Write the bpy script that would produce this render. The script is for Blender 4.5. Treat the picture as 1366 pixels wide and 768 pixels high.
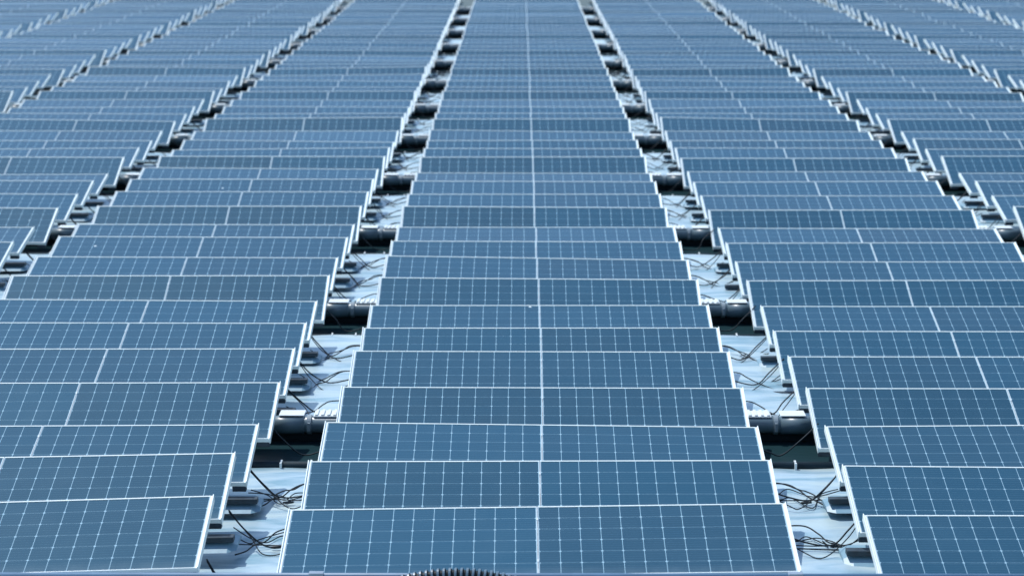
import bpy, bmesh, math, random
from mathutils import Vector, Matrix, Euler
R = math.radians
for o in list(bpy.data.objects): bpy.data.objects.remove(o)
S = bpy.context.scene
C = S.collection

# ------------------------------------------------------------------ camera
F = 2800.0                      # focal length in photo pixels (1366 wide)
TH = math.atan(565 / F)         # pitch below the horizon
CAMZ = 5.58
CX = -0.220
cam_d = bpy.data.cameras.new('camera'); cam = bpy.data.objects.new('camera', cam_d); C.objects.link(cam)
cam_d.sensor_width = 36; cam_d.lens = 36 * F / 1366; cam_d.clip_end = 4000
cam.location = (CX, 0, CAMZ)
cam.rotation_euler = (math.pi / 2 - TH, 0, 11 / F)
cam_d.dof.use_dof = True; cam_d.dof.focus_distance = 18.5; cam_d.dof.aperture_fstop = 1.8
S.camera = cam

# ------------------------------------------------------------------ light
SUN_EL, SUN_AZ = R(60), R(54)   # azimuth to the left of the view direction (+Y)
w = bpy.data.worlds.new('World'); S.world = w; w.use_nodes = True
wn = w.node_tree.nodes; wn.clear()
sky = wn.new('ShaderNodeTexSky'); sky.sky_type = 'NISHITA'; sky.sun_disc = False
sky.sun_elevation = SUN_EL; sky.sun_rotation = -SUN_AZ
sky.air_density = 1.0; sky.dust_density = 0.5; sky.ozone_density = 1.0
bg = wn.new('ShaderNodeBackground'); bg.inputs[1].default_value = 0.15
wo = wn.new('ShaderNodeOutputWorld')
w.node_tree.links.new(sky.outputs[0], bg.inputs[0]); w.node_tree.links.new(bg.outputs[0], wo.inputs[0])
sd = bpy.data.lights.new('sun', 'SUN'); sd.energy = 3.0; sd.angle = R(0.5); sd.color = (1, 0.98, 0.95)
sun = bpy.data.objects.new('sun', sd); C.objects.link(sun)
sdir = Vector((-math.sin(SUN_AZ) * math.cos(SUN_EL), math.cos(SUN_AZ) * math.cos(SUN_EL), math.sin(SUN_EL)))
sun.rotation_euler = sdir.to_track_quat('Z', 'Y').to_euler()
sun.location = (0, 0, 30)
S.view_settings.view_transform = 'Standard'; S.view_settings.look = 'None'
S.view_settings.exposure = 0.52; S.view_settings.gamma = 1
S.view_settings.use_curve_mapping = False

rnd = random.Random(7)

# ------------------------------------------------------------------ helpers
def tag(o, label=None, cat=None, group=None, kind=None):
    if label: o['label'] = label
    if cat: o['category'] = cat
    if group: o['group'] = group
    if kind: o['kind'] = kind
    return o

def obj(name, bm, mat, parent=None, smooth=False):
    me = bpy.data.meshes.new(name)
    bmesh.ops.recalc_face_normals(bm, faces=bm.faces)
    if smooth:
        for f in bm.faces: f.smooth = True
    bm.to_mesh(me); bm.free()
    for m in (mat if isinstance(mat, (list, tuple)) else [mat]): me.materials.append(m)
    o = bpy.data.objects.new(name, me); C.objects.link(o); o.parent = parent
    return o

def empty(name, loc, parent=None):
    o = bpy.data.objects.new(name, None); C.objects.link(o); o.location = loc; o.parent = parent
    o.empty_display_size = 0.1
    return o

def box(bm, x0, x1, y0, y1, z0, z1, M=None, bev=0.0, mi=0):
    vs = [Vector((x, y, z)) for z in (z0, z1) for y in (y0, y1) for x in (x0, x1)]
    if M is not None: vs = [M @ v for v in vs]
    v = [bm.verts.new(p) for p in vs]
    fs = []
    for q in ((0, 2, 3, 1), (4, 5, 7, 6), (0, 1, 5, 4), (2, 6, 7, 3), (0, 4, 6, 2), (1, 3, 7, 5)):
        f = bm.faces.new([v[i] for i in q]); f.material_index = mi; fs.append(f)
    if bev > 0:
        es = list({e for f in fs for e in f.edges})
        bmesh.ops.bevel(bm, geom=es, offset=bev, segments=1, affect='EDGES', material=mi)

def tube(bm, pts, r, n=8, radii=None):
    rings = []
    N = len(pts)
    for i, p in enumerate(pts):
        a = pts[max(i - 1, 0)]; b = pts[min(i + 1, N - 1)]
        d = (b - a).normalized()
        up = Vector((0, 0, 1)) if abs(d.z) < .95 else Vector((0, 1, 0))
        s = d.cross(up).normalized(); t = s.cross(d).normalized()
        rr = radii[i] if radii else r
        rings.append([bm.verts.new(p + (s * math.cos(2 * math.pi * k / n) + t * math.sin(2 * math.pi * k / n)) * rr) for k in range(n)])
    for A, B in zip(rings, rings[1:]):
        for k in range(n):
            bm.faces.new((A[k], A[(k + 1) % n], B[(k + 1) % n], B[k]))
    bm.faces.new(rings[0][::-1]); bm.faces.new(rings[-1])

def mat(name, col, rough=.5, metal=0, spec=.5, coat=0, noise=None, bump=None):
    m = bpy.data.materials.new(name); m.use_nodes = True
    nt = m.node_tree; b = nt.nodes['Principled BSDF']
    b.inputs['Base Color'].default_value = (*col, 1); b.inputs['Roughness'].default_value = rough
    b.inputs['Metallic'].default_value = metal; b.inputs['Specular IOR Level'].default_value = spec
    b.inputs['Coat Weight'].default_value = coat
    tc = nt.nodes.new('ShaderNodeTexCoord')
    if noise:                       # (scale, contrast factor)  weathering in the colour
        sc, k = noise
        nz = nt.nodes.new('ShaderNodeTexNoise'); nz.inputs['Scale'].default_value = sc; nz.inputs['Detail'].default_value = 6
        mr = nt.nodes.new('ShaderNodeMapRange'); mr.inputs[1].default_value = .3; mr.inputs[2].default_value = .7
        mr.inputs[3].default_value = 1 - k; mr.inputs[4].default_value = 1 + k
        mx = nt.nodes.new('ShaderNodeVectorMath'); mx.operation = 'SCALE'; mx.inputs[0].default_value = col
        nt.links.new(tc.outputs['Object'], nz.inputs['Vector']); nt.links.new(nz.outputs[0], mr.inputs[0])
        nt.links.new(mr.outputs[0], mx.inputs['Scale']); nt.links.new(mx.outputs[0], b.inputs['Base Color'])
    if bump:                        # (scale vector, strength, distance)
        sv, st, di = bump
        mp = nt.nodes.new('ShaderNodeMapping'); mp.inputs['Scale'].default_value = sv
        nz = nt.nodes.new('ShaderNodeTexNoise'); nz.inputs['Scale'].default_value = 1; nz.inputs['Detail'].default_value = 5
        bp = nt.nodes.new('ShaderNodeBump'); bp.inputs['Strength'].default_value = st; bp.inputs['Distance'].default_value = di
        nt.links.new(tc.outputs['Object'], mp.inputs['Vector']); nt.links.new(mp.outputs[0], nz.inputs['Vector'])
        nt.links.new(nz.outputs[0], bp.inputs['Height']); nt.links.new(bp.outputs[0], b.inputs['Normal'])
    return m

PL, PH = 1.935, 0.992           # one panel, landscape
def cells_material():
    m = bpy.data.materials.new('mono_cells'); m.use_nodes = True
    nt = m.node_tree; N = nt.nodes; L = nt.links; b = N['Principled BSDF']
    def M(op, a, b_=None, c=None):
        n = N.new('ShaderNodeMath'); n.operation = op
        for i, v in enumerate((a, b_, c)):
            if v is None: continue
            if isinstance(v, (int, float)): n.inputs[i].default_value = v
            else: L.new(v, n.inputs[i])
        return n.outputs[0]
    uv = N.new('ShaderNodeUVMap'); sp = N.new('ShaderNodeSeparateXYZ'); L.new(uv.outputs[0], sp.inputs[0])
    px, py = 0.1599, 0.1620                       # cell pitch
    mx, my = (PL - 12 * px) / 2, (PH - 6 * py) / 2
    u = M('SUBTRACT', sp.outputs[0], mx); v = M('SUBTRACT', sp.outputs[1], my)
    fu = M('PINGPONG', u, px / 2); fv = M('PINGPONG', v, py / 2)      # distance to nearest cell border
    gapu = M('LESS_THAN', fu, 0.0021); gapv = M('LESS_THAN', fv, 0.0013)
    dia = M('LESS_THAN', M('ADD', fu, fv), 0.0125)
    out = M('MAXIMUM', M('GREATER_THAN', M('ABSOLUTE', M('SUBTRACT', sp.outputs[0], PL / 2)), 6 * px),
            M('GREATER_THAN', M('ABSOLUTE', M('SUBTRACT', sp.outputs[1], PH / 2)), 3 * py))
    g = M('MAXIMUM', M('MAXIMUM', gapu, dia), M('MAXIMUM', M('MULTIPLY', gapv, .62), M('MULTIPLY', out, .8)))
    # busbars: five bright hairlines along each cell, running up the slope
    bb = M('LESS_THAN', M('PINGPONG', M('ADD', v, px / 10), px / 10), 0.0006)
    g2 = M('MAXIMUM', g, M('MULTIPLY', bb, .22))
    # each cell its own slight tone
    cu = M('FLOOR', M('DIVIDE', u, px)); cv = M('FLOOR', M('DIVIDE', v, py))
    oi = N.new('ShaderNodeObjectInfo')
    cb = N.new('ShaderNodeCombineXYZ'); L.new(cu, cb.inputs[0]); L.new(cv, cb.inputs[1]); L.new(M('MULTIPLY', oi.outputs['Random'], 97), cb.inputs[2])
    wn_ = N.new('ShaderNodeTexWhiteNoise'); wn_.noise_dimensions = '3D'; L.new(cb.outputs[0], wn_.inputs['Vector'])
    tone = M('ADD', M('ADD', M('MULTIPLY', wn_.outputs[0], .10), .80), M('MULTIPLY', oi.outputs['Random'], .32))
    base = N.new('ShaderNodeVectorMath'); base.operation = 'SCALE'; base.inputs[0].default_value = CELL
    L.new(tone, base.inputs['Scale'])
    mix = N.new('ShaderNodeMix'); mix.data_type = 'RGBA'; L.new(g2, mix.inputs[0]); L.new(base.outputs[0], mix.inputs[6])
    mix.inputs[7].default_value = (.30, .46, .54, 1)
    # light dust film
    tc = N.new('ShaderNodeTexCoord')
    nz = N.new('ShaderNodeTexNoise'); nz.inputs['Scale'].default_value = 2.2; nz.inputs['Detail'].default_value = 7; L.new(tc.outputs['Object'], nz.inputs['Vector'])
    mix2 = N.new('ShaderNodeMix'); mix2.data_type = 'RGBA'
    L.new(M('MULTIPLY', nz.outputs[0], .07), mix2.inputs[0]); L.new(mix.outputs[2], mix2.inputs[6]); mix2.inputs[7].default_value = (.22, .33, .38, 1)
    # dried dirt along the lower edge and rare droppings
    nd = N.new('ShaderNodeTexNoise'); nd.inputs['Scale'].default_value = 9; nd.inputs['Detail'].default_value = 8; L.new(tc.outputs['Object'], nd.inputs['Vector'])
    ed = M('MULTIPLY', M('SUBTRACT', 1, M('MINIMUM', M('DIVIDE', sp.outputs[1], .13), 1)), M('MULTIPLY', nd.outputs[0], .30))
    vo = N.new('ShaderNodeTexVoronoi'); vo.inputs['Scale'].default_value = 1.1; vo.inputs['Randomness'].default_value = 1
    wv = N.new('ShaderNodeVectorMath'); wv.operation = 'ADD'; L.new(tc.outputs['Object'], wv.inputs[0])
    rv = N.new('ShaderNodeCombineXYZ'); L.new(M('MULTIPLY', oi.outputs['Random'], 53), rv.inputs[2]); L.new(M('MULTIPLY', oi.outputs['Random'], 31), rv.inputs[0]); L.new(rv.outputs[0], wv.inputs[1])
    L.new(wv.outputs[0], vo.inputs['Vector'])
    drop = M('LESS_THAN', M('ADD', vo.outputs['Distance'], M('MULTIPLY', nd.outputs[0], .03)), .034)
    mix3 = N.new('ShaderNodeMix'); mix3.data_type = 'RGBA'; L.new(ed, mix3.inputs[0]); L.new(mix2.outputs[2], mix3.inputs[6]); mix3.inputs[7].default_value = (.25, .32, .34, 1)
    mix4 = N.new('ShaderNodeMix'); mix4.data_type = 'RGBA'; L.new(drop, mix4.inputs[0]); L.new(mix3.outputs[2], mix4.inputs[6]); mix4.inputs[7].default_value = (.55, .62, .62, 1)
    L.new(mix4.outputs[2], b.inputs['Base Color'])
    rr = N.new('ShaderNodeMapRange'); rr.inputs[3].default_value = .05; rr.inputs[4].default_value = .16; L.new(nz.outputs[0], rr.inputs[0])
    L.new(rr.outputs[0], b.inputs['Roughness'])
    b.inputs['IOR'].default_value = 1.95; b.inputs['Specular Tint'].default_value = (.62, .98, .97, 1)
    bp = N.new('ShaderNodeBump'); bp.inputs['Strength'].default_value = .15; bp.inputs['Distance'].default_value = .004
    n2 = N.new('ShaderNodeTexNoise'); n2.inputs['Scale'].default_value = 3.5; L.new(tc.outputs['Object'], n2.inputs['Vector'])
    L.new(n2.outputs[0], bp.inputs['Height']); L.new(bp.outputs[0], b.inputs['Normal'])
    return m

CELL = (.0, .038, .074)
M_cell = cells_material()
M_frame = mat('anodised_frame', (.50, .58, .61), .38, .0, .6, noise=(6, .06))
M_rim = mat('end_rail_aluminium', (.76, .84, .82), .4, .0, .6, noise=(5, .06))
M_back = mat('backsheet', (.6, .65, .7), .6)
M_jbox = mat('black_plastic', (.015, .025, .03), .5)
M_rail = mat('galvanised_rail', (.30, .37, .44), .45, .5, noise=(9, .12))
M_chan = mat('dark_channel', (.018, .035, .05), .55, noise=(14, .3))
M_float = mat('blue_grey_float', (.17, .30, .38), .45, noise=(5, .12), bump=((6, 6, 6), .25, .01))
M_shade_strip = mat('under_pipe_shade', (.008, .020, .024), .7, spec=.2)  # near-black colour standing in for shadow below the float pipes
M_collar = mat('grey_collar', (.22, .28, .31), .4)
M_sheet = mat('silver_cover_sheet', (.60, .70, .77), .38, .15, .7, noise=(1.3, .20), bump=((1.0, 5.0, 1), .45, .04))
def streak_sheet(m):                # light on the film's wrinkles, painted in as pale bands across duller ones
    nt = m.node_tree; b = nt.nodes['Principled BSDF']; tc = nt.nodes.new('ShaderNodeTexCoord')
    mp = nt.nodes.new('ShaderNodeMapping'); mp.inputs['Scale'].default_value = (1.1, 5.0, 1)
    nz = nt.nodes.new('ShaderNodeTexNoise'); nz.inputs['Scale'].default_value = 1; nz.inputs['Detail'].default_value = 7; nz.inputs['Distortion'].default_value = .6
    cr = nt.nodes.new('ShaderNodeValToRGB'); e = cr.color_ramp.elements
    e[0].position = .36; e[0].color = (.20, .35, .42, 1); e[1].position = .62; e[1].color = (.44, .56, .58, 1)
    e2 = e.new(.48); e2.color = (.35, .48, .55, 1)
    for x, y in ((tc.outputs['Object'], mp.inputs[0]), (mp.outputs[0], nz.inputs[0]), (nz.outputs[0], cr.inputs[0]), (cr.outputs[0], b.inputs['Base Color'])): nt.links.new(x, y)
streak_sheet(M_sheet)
M_pipe = mat('grey_float_pipe', (.11, .17, .20), .36, .0, .6, noise=(3, .15))
M_edge = mat('dark_edge_tube', (.012, .026, .036), .65, spec=.15, noise=(8, .3))
M_white = mat('white_plastic', (.62, .68, .68), .4, noise=(12, .06))
M_cable = mat('black_cable', (.006, .014, .020), .55, spec=.25)
M_hose = mat('corrugated_hose', (.10, .16, .21), .4)
M_blue = mat('blue_rail', (.09, .17, .27), .45, noise=(4, .12))

# ------------------------------------------------------------------ measured rows
YC = [675, 614, 566, 516.5, 468.5, 437, 407, 371.5, 344, 322, 303, 276, 259, 242, 231, 209.3, 198.2, 187.3, 175, 158.6,
      151.2, 142.7, 133.4, 122, 116.4, 107.8, 101, 91.3, 86.5, 80.3, 74, 67.4, 62, 57, 52.5, 46.5, 42, 38, 34, 29.2, 25.5, 21.5,
      17.5, 13.7, 10.5, 7.3, 4, .5, -2.5, -5.5, -8.5]
YL = [661, 604, 566, 510, 465, 431, 402, 367.5, 344, 317, 300, 275, 256, 239, 226, 209]
YR = [686, 620, 568, 517, 475, 441, 408, 374, 349, 324, 304, 280, 261, 243, 229, 211]
ROLLC = {1: -.87, 2: -.2, 3: .65, 4: .1, 5: .1, 8: .35, 9: .8, 10: .15, 12: .3, 19: .7}
ROLLL = {1: -1.8, 2: -1.1, 3: -.4, 7: .3}
OFF = [0, 1.40, 2.62, 3.85]
def row_g(r):                    # ground distance of the top edge of row r (1-based)
    k, j = divmod(r, 4)
    return ((15.18 + 5.32 * k + OFF[j]) - .989) / .980
def y_to_z(y, g):
    return CAMZ - g * math.tan(TH + math.atan((y - 384) / F))
def project(x, y, z):
    dx, dy, dz = x - CX, y, z - CAMZ
    D = dy * math.cos(TH) - dz * math.sin(TH); V = -dz * math.cos(TH) - dy * math.sin(TH)
    return 683 + 11 + F * dx / D, 384 + F * V / D, D

PITCH = 4.525
TW = 2 * PL + .008 + .06               # table width
TILT = R(16.5)

# ------------------------------------------------------------------ water
bm = bmesh.new(); box(bm, -1500, 1500, -300, 2500, -.5, 0)
def water_mat():
    m = mat('dark_water', (.012, .032, .038), .3, 0, .12, bump=((.9, 2.4, 1), .35, .05))
    m.node_tree.nodes['Principled BSDF'].inputs['IOR'].default_value = 1.2
    return m
tag(obj('water', bm, water_mat()), kind='structure')

# ------------------------------------------------------------------ one table with its parts
Mt = Matrix.Rotation(TILT, 4, 'X')
HY = PH / 2
ZC = .24 + HY * math.sin(TILT)                  # centre height of the module plane above the table's base
def tm(x, y, z=0):                              # panel-plane coords -> table coords
    return Matrix.Translation((0, 0, ZC)) @ Mt @ Matrix.Translation((x, y, z))

def panel_mesh():
    bm = bmesh.new(); uvl = bm.loops.layers.uv.new('UVMap')
    i = .0078; hx, hy = PL / 2 - .005, PH / 2 - i
    v = [bm.verts.new((sx * hx, sy * hy, -.0035)) for sx, sy in ((-1, -1), (1, -1), (1, 1), (-1, 1))]
    f = bm.faces.new(v)
    for l in f.loops: l[uvl].uv = (l.vert.co.x + PL / 2, l.vert.co.y + PH / 2)
    v2 = [bm.verts.new((p.co.x, p.co.y, -.010)) for p in v]
    fb = bm.faces.new(v2[::-1]); fb.material_index = 1
    for a in range(4):
        q = bm.faces.new((v[a], v2[a], v2[(a + 1) % 4], v[(a + 1) % 4])); q.material_index = 1
    return bm
def frame_mesh():
    bm = bmesh.new(); t, h = .0085, .040
    X, Y = PL / 2, PH / 2
    box(bm, -X, X, -Y, -Y + t, -h, .002, bev=.0015, mi=1); box(bm, -X, X, Y - t - .004, Y, -h, .002, bev=.0015, mi=1)
    v = .0055
    box(bm, -X, -X + v, -Y + t, Y - t - .004, -h, .0015, bev=.001); box(bm, X - v, X, -Y + t, Y - t - .004, -h, .0015, bev=.001)
    return bm

def build_table(side):
    """side: -1 left columns (foot float peeps out to the right), +1 right columns, 0 middle, 2 = raised over open water"""
    t = empty('solar_table', (0, 0, 0))
    for s in (-1, 1):
        p = obj('solar_panel', panel_mesh(), [M_cell, M_back], t)
        p.matrix_local = tm(s * (PL / 2 + .002), 0)
        fr = obj('panel_frame', frame_mesh(), [M_frame, M_rim], p)
        bm = bmesh.new(); box(bm, -.07, .07, .30, .40, -.036, -.0115, bev=.004)
        obj('junction_box', bm, M_jbox, p)
    for s in (-1, 1):                                     # end rail: flat band with a raised outer lip
        bm = bmesh.new(); a = PL + .0025
        xs = sorted((s * a, s * (a + .016))); box(bm, *xs, -PH / 2, PH / 2, -.045, .000, bev=.001)
        xs = sorted((s * (a + .0165), s * (a + .025))); box(bm, *xs, -PH / 2 - .004, PH / 2 + .002, -.050, .014, bev=.0015)
        c = obj('end_rail', bm, M_rim, t); c.matrix_local = tm(0, 0)
    for s in (-1, 1):                                     # clamps biting the seam
        bm = bmesh.new(); box(bm, -.008, .008, s * .30 - .020, s * .30 + .020, -.030, .006, bev=.001)
        c = obj('clamp', bm, M_frame, t); c.matrix_local = tm(0, 0)
    for s in (-1, 1):                                     # sloping rail under the panels
        bm = bmesh.new(); box(bm, s * 1.30 - .022, s * 1.30 + .022, -.49, .49, -.085, -.0415)
        c = obj('mounting_rail', bm, M_rail, t); c.matrix_local = tm(0, 0)
        bm = bmesh.new(); box(bm, s * 1.30 - .02, s * 1.30 + .02, .39, .43, .02, ZC + .41 * math.sin(TILT) - .075)
        obj('rear_post', bm, M_rail, t)
    # dark shoe under each lower corner
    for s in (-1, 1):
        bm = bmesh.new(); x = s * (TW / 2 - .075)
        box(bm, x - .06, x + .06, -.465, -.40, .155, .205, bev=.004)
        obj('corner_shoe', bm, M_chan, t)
    if side != 2:
        x0 = -TW / 2 + .05 - (.16 if side == 1 else 0); x1 = TW / 2 - .05 + (.16 if side == -1 else 0)
        # foot float: flat box with sloping front and a chamfered end
        bm = bmesh.new()
        def ring(x, k): return [bm.verts.new((x, y, z)) for y, z in ((-.62 + .10 * (1 - k), .003), (-.50, .055 * k + .01), (-.26, .055 * k + .01), (-.20, .003))]
        A = ring(x0, .35); B = ring(x0 + .07, 1); Cc = ring(x1 - .07, 1); D = ring(x1, .35)
        for P, Q in ((A, B), (B, Cc), (Cc, D)):
            for i in range(4): bm.faces.new((P[i], P[(i + 1) % 4], Q[(i + 1) % 4], Q[i]))
        bm.faces.new(A[::-1]); bm.faces.new(D)
        ff = obj('foot_float', bm, M_float, t)
        e0 = x0 + (.0 if side == 1 else .12); e1 = x1 - (.0 if side == -1 else .12)
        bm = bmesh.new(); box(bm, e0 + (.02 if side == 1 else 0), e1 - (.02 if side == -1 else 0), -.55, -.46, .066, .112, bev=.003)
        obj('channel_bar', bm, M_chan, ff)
    else:
        for s in (-1, 1):
            bm = bmesh.new(); box(bm, s * 1.30 - .03, s * 1.30 + .03, -1.0, .55, .02, .10, bev=.004)
            obj('bearer_beam', bm, M_rail, t)
    return t

protos = {}
def copy_tree(o, parent=None):
    c = o.copy(); C.objects.link(c)
    c.parent = parent
    for ch in list(o.children): copy_tree(ch, c)
    return c

ONES = ['', 'first', 'second', 'third', 'fourth', 'fifth', 'sixth', 'seventh', 'eighth', 'ninth', 'tenth', 'eleventh', 'twelfth', 'thirteenth',
        'fourteenth', 'fifteenth', 'sixteenth', 'seventeenth', 'eighteenth', 'nineteenth']
def ordinal(n):
    if n < 20: return ONES[n]
    t, o = divmod(n, 10)
    if o == 0: return {2: 'twentieth', 3: 'thirtieth', 4: 'fortieth', 5: 'fiftieth'}[t]
    return {2: 'twenty', 3: 'thirty', 4: 'forty', 5: 'fifty'}[t] + '-' + ONES[o]
def colname(c):
    if c == 0: return 'the middle column'
    return ONES[abs(c)] + ' column ' + ('left' if c < 0 else 'right') + ' of centre'
CARD = ['', 'one', 'two', 'three', 'four', 'five']

tables = {}
count = {}
def place_table(c, r):
    g = row_g(r); xc = c * PITCH
    lx = project(xc - TW / 2, g, .58)[0]; rx = project(xc + TW / 2, g - .95, .3)[0]
    lxb = project(xc - TW / 2, g - .95, .3)[0]; rxt = project(xc + TW / 2, g, .58)[0]
    if max(rx, rxt) < 2 or min(lx, lxb) > 1364: return
    n = rnd.gauss(0, 1); m = rnd.gauss(0, 1)
    if c == 0: y = YC[r - 1]; roll = ROLLC.get(r, .25 * m * .4); ex = 0
    elif c == -1 and r <= len(YL): y = YL[r - 1]; roll = ROLLL.get(r, .3 * m * .5); ex = TW / 2
    elif c == 1 and r <= len(YR): y = YR[r - 1]; roll = .2 * m; ex = -TW / 2
    else: y = YC[r - 1] + n * .035 * F / (g * 3.0); roll = .35 * m; ex = 0
    z = y_to_z(y, g); z = min(max(z, .46), .72)
    lift = r % 4 == 0
    dt = R(({0: 4.6, 1: -3.4, 2: -2.4, 3: -5.4} if r > 7 else {0: 3.0, 1: -.8, 2: .6, 3: -2.0})[r % 4] + rnd.gauss(0, .9))
    if c == 0 and r == 1: dt = R(-3)
    side = 2 if lift else (0 if c == 0 else (-1 if c < 0 else 1))
    if side not in protos:
        t = build_table(side); protos[side] = t
    else: t = copy_tree(protos[side])
    rot = Euler((dt, R(roll), R(rnd.gauss(0, .10)))).to_matrix().to_4x4()
    top = Vector((ex, HY * math.cos(TILT), ZC + HY * math.sin(TILT)))
    rt = rot @ top
    t.rotation_euler = rot.to_euler()
    t.location = (xc + ex - rt.x + {1: -.078, 2: -.055, 3: -.028}.get(r, 0) + rnd.gauss(0, .007), g - rt.y, z - rt.z)
    count[c] = count.get(c, 0) + 1
    tag(t, f"{'dark' if lift else 'pale'} blue solar table, {ordinal(count[c])} from the front in {colname(c)}", 'solar panels', 'solar tables set in long columns on the water')
    tables[(c, r)] = t
for c in (0, -1, 1, -2, 2, -3, 3, -4, 4):
    for r in range(1, len(YC) + 1): place_table(c, r)
print('TABLES', len(tables))

# ------------------------------------------------------------------ decks, pipes and tubes, one set per group of four rows
NM = 12
def span(g): h = .2439 * g + 1.6; return -h, h
def gaps(g):
    return [s * (i + .5) * PITCH for i in range(5) for s in (-1, 1) if abs((i + .5) * PITCH) < .2439 * g + .5]
for k in range(0, NM + 1):
    gp = row_g(4 * k) + .10 if k else row_g(1) - 1.32
    gn = row_g(50) + .1 if k == NM else row_g(4 * (k + 1)) - (1.02 if k < 2 else min(1.14 + .06 * (k - 2), 1.65))
    x0, x1 = span(gn + 2)
    ordk = ordinal(k + 1)
    # cover sheet, gently rumpled
    ya = gp + (.05 if k else -.6)
    nx, ny = int((x1 - x0) / .16), 26
    bm = bmesh.new(); G = []
    for j in range(ny + 1):
        row = []
        for i in range(nx + 1):
            x = x0 + (x1 - x0) * i / nx; y = ya + (gn - ya) * j / ny
            z = .055 + .010 * math.sin(x * 2.1 + y * 3.3 + k) * math.sin(y * 4.1 - x * .7) + .006 * math.sin(x * 7 + 3 * y + 2 * k)
            row.append(bm.verts.new((x, y, z)))
        G.append(row)
    for j in range(ny):
        for i in range(nx): bm.faces.new((G[j][i], G[j][i + 1], G[j + 1][i + 1], G[j + 1][i]))
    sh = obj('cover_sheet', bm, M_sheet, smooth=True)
    mod = sh.modifiers.new('thick', 'SOLIDIFY'); mod.thickness = .04; mod.offset = -1
    tag(sh, f"pale silvery cover sheet under the {ordk} group of solar rows from the front", 'cover sheet', 'pale sheets floating under the solar rows')
    if k:
        # big float pipe at the front edge of the sheet
        root = empty('float_pipe', (0, gp, .172))
        bm = bmesh.new(); tube(bm, [Vector((x0, 0, 0)), Vector((x1, 0, 0))], .082, 28)
        obj('pipe', bm, M_pipe, root, smooth=True)
        for gx in gaps(gp):
            s = 1 if gx < 0 else -1
            bm = bmesh.new(); X = gx + s * -.03
            tube(bm, [Vector((X - .022, 0, 0)), Vector((X + .022, 0, 0))], .096, 28)
            box(bm, X - .012, X + .012, -.115, -.092, -.04, .04)
            obj('flange', bm, M_collar, root)
            bm = bmesh.new()
            xa, xb = (X + .04, X + .34) if s > 0 else (X - .34, X - .04)
            box(bm, xa, xb, -.040, .190, .079, .094, bev=.004)
            ya_ = sorted((X - s * .30, X - s * .05)); box(bm, *ya_, -.035, .170, .092, .101, bev=.003)  # smooth white strip added as the bright lit band on the pipe's top
            for q in range(5):
                xx = xa + (q + .5) * (xb - xa) / 5
                box(bm, xx - .016, xx + .016, -.032, .180, .0945, .108, bev=.005)
            obj('ribbed_saddle', bm, M_white, root)
            bm = bmesh.new()
            xa, xb = (X - .42, X - .05) if s > 0 else (X + .05, X + .42)
            tube(bm, [Vector((xa, 0, -.004)), Vector((xb, 0, -.004))], .089, 24)
            obj('sleeve', bm, M_pipe, root, smooth=True)
        bm = bmesh.new(); box(bm, x0, x1, .012, .030, -.172 + .004, -.03)  # added dark strip, stands in for the shade under the pipe
        obj('shade_strip', bm, M_shade_strip, root)
        tag(root, f"thick grey float pipe crossing the channels, {ordinal(k)} from the front", 'float pipe', 'float pipes across the array')
    # dark tube along the back edge with clips
    root = empty('edge_tube', (0, gn + .05, .06))
    bm = bmesh.new(); tube(bm, [Vector((x0, 0, 0)), Vector((x1, 0, 0))], .042, 14)
    obj('tube', bm, M_edge, root, smooth=True)
    for gx in gaps(gn):
        for dx in (-.19, .09):
            bm = bmesh.new(); tube(bm, [Vector((gx + dx - .008, 0, 0)), Vector((gx + dx + .008, 0, 0))], .058, 12)
            box(bm, gx + dx - .010, gx + dx + .010, -.085, -.055, -.02, .05, bev=.002)
            obj('clip', bm, M_white, root)
    tag(root, f"dark thin edge tube with white clips beside open water, {ordk} from the front", 'tube', 'dark tubes along the sheet edges')

# ------------------------------------------------------------------ cables across the channels
def bez(P, n=18):
    out = []
    K = [P[0]] + P + [P[-1]]
    m = len(P) - 1
    for s in range(m):
        a, b, c, d = K[s], K[s + 1], K[s + 2], K[s + 3]
        for i in range(n):
            t = i / n
            out.append(.5 * ((2 * b) + (c - a) * t + (2 * a - 5 * b + 4 * c - d) * t * t + (3 * b - a - 3 * c + d) * t ** 3))
    out.append(P[-1]); return out
def cable(name, P, r, parent, mt=M_cable):
    bm = bmesh.new(); tube(bm, bez([Vector(p) for p in P], 12), r, 6)
    return obj(name, bm, mt, parent, smooth=True)

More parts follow.
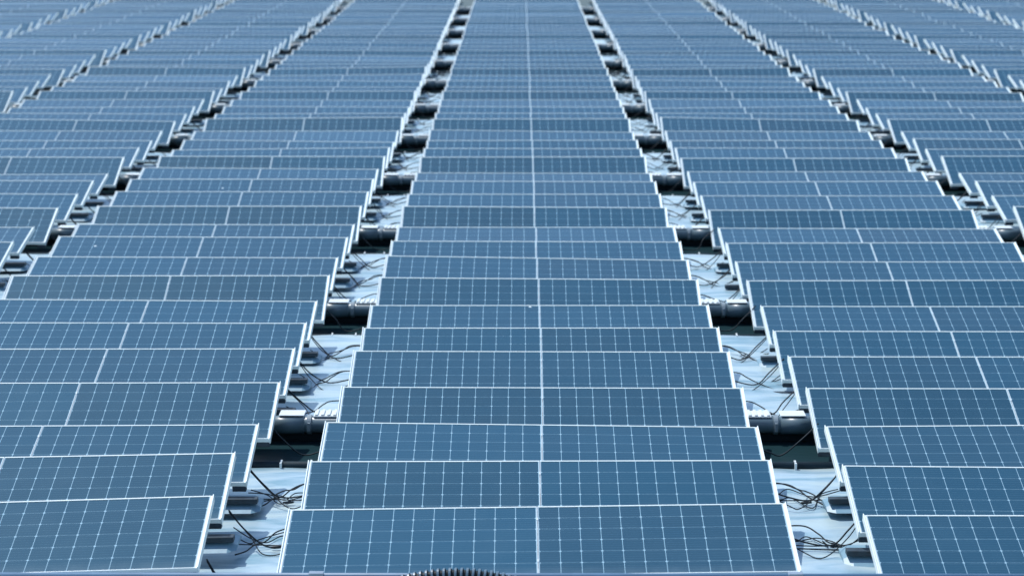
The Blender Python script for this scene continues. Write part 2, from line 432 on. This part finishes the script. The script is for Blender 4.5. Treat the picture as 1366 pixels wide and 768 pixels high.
gcount = {}
CH = {'left': -.5, 'right': .5, 'far left': -1.5, 'far right': 1.5}
for nm, q in CH.items():
    s = 1 if q < 0 else -1                       # +1: outer table lies to the left
    ca = int(q - .5 * s); cb = int(q + .5 * s)   # outer column, inner column
    cnt = 0
    for r in range(1, 33 if abs(q) < 1 else 26):
        if (ca, r) not in tables or (cb, r) not in tables: continue
        gx = q * PITCH; g = row_g(r)
        px, py, D = project(gx, g - .6, .1)
        if px < -5 or px > 1371: continue
        cnt += 1
        root = empty('cable_bundle', (gx, g - .6, .06))
        j = lambda a: rnd.uniform(-a, a)
        W = .30 + .06
        def P(u, y, z): return (s * u, y, z)
        d1 = j(.06)
        # thick droop from the outer table's end to under the inner table
        lowz = .03 + j(.012) if r % 4 else -.0
        cable('cable', [P(-W, .05, .30), P(-.21 + j(.03), -.06, .17), P(-.04 + j(.05), -.13 + d1, lowz + .03), P(.15 + j(.04), -.12 + d1, lowz + .05), P(W + .02, .0, .14)], .0070, root)
        if r % 4:
            cable('cable', [P(-W, .06, .28), P(-.18 + j(.04), -.10, .12), P(.0 + j(.06), -.28 + j(.05), .02), P(.16 + j(.03), -.22, .035), P(W + .02, -.06 + j(.03), .13)], .0050, root)
            # straight runs on the sheet
            cable('cable', [P(-W, -.02 + j(.03), .03), P(-.1, .0 + j(.02), .018), P(.1, -.01 + j(.02), .018), P(W, -.03 + j(.03), .03)], .0050, root)
            if rnd.random() < .7:
                cable('cable', [P(-W, -.14 + j(.03), .03), P(0, -.13 + j(.03), .018), P(W, -.12 + j(.04), .03)], .006, root)
            for qq in range(2):                 # loose slack loops lying on the sheet
                o_ = .04 + j(.24)
                cable('cable', [P(-W, .16 + j(.15), .05 + .02 * qq), P(-.20, .10 + j(.12), .014), P(-.07 + j(.06), -.02 + o_, .014), P(.07 + j(.06), .16 + o_ + j(.12), .016), P(.20, .10 + j(.15), .02), P(W, .20 + j(.22), .05)], .0050, root)
            bm = bmesh.new(); cx = j(.12); cy = -.10 + j(.08)      # plug connector
            tube(bm, [Vector((cx - .045, cy, .024)), Vector((cx - .02, cy, .024)), Vector((cx + .02, cy + .004, .026)), Vector((cx + .05, cy + .006, .026))], 0, 8, [.009, .013, .013, .008])
            obj('connector', bm, M_jbox, root)
            # kinked arches rising to the inner table
            for a_ in ((0, .16) if rnd.random() < .6 else (0,)): cable('cable', [P(-.30 + j(.04), -.26 + a_, .02), P(-.18 + j(.03), -.20 + a_, .03), P(-.12 + j(.02), -.08 + a_ + j(.03), .045), P(-.05, -.03 + a_ + j(.02), .06), P(.02 + j(.03), .10 + j(.04), .09), P(.15 + j(.03), .18 + j(.03), .12), P(W + .03, .17, .12)], .0062, root)
            if rnd.random() < .6:               # cable tie with loose tail
                cable('tie', [P(-.06 + j(.06), -.10, .03), P(-.05 + j(.06), -.06, .08), P(-.02 + j(.03), -.08, .055)], .0035, root)
        side = nm + ' channel'
        tag(root, f"thin black cables looped across the {side}, {ordinal(cnt)} bundle from the front", 'cables', 'cable bundles in the channels')

# ------------------------------------------------------------------ front edge: rail and corrugated hose
gf = row_g(1) - 1.02
zr = y_to_z(768, gf)
root = empty('front_rail', (0, gf, zr))
bm = bmesh.new(); tube(bm, [Vector((-6.5, 0, 0)), Vector((6.5, 0, 0))], .024, 16)
obj('rail_tube', bm, M_blue, root, smooth=True)
for x in (-1.735, 1.83, -5.2, 5.3):
    bm = bmesh.new(); box(bm, x - .055, x + .055, -.030, .030, -.04, .030, bev=.004)
    obj('bracket', bm, M_rail, root)
tag(root, 'blue horizontal tube along the very front edge of the array', 'rail')
# corrugated hose arching up over the front rail
gh = gf - .10
z0 = y_to_z(757, gh) - .052
hose = empty('corrugated_hose', (-.655, gh, 0))
pts = []; rad = []
n = 42 * 10
for i in range(n + 1):
    a = (i / n * 2 - 1) * .90
    pts.append(Vector((a, -.05 * a, z0 - .054 * (a / .40) ** 2)))
    ph = (i % 10) / 10
    rad.append(.052 if ph in (.0, .1, .2, .3) else (.047 if ph in (.4, .9) else .036))
bm = bmesh.new(); tube(bm, pts, 0, 20, rad)
bm.faces.ensure_lookup_table()
for i, f in enumerate(bm.faces): f.material_index = 0 if (i // 20) % 10 in (9, 0, 1, 2) else 1
o = obj('hose', bm, [M_hose, M_cable], hose)
tag(hose, 'black ribbed hose arching into view at the bottom edge', 'hose')
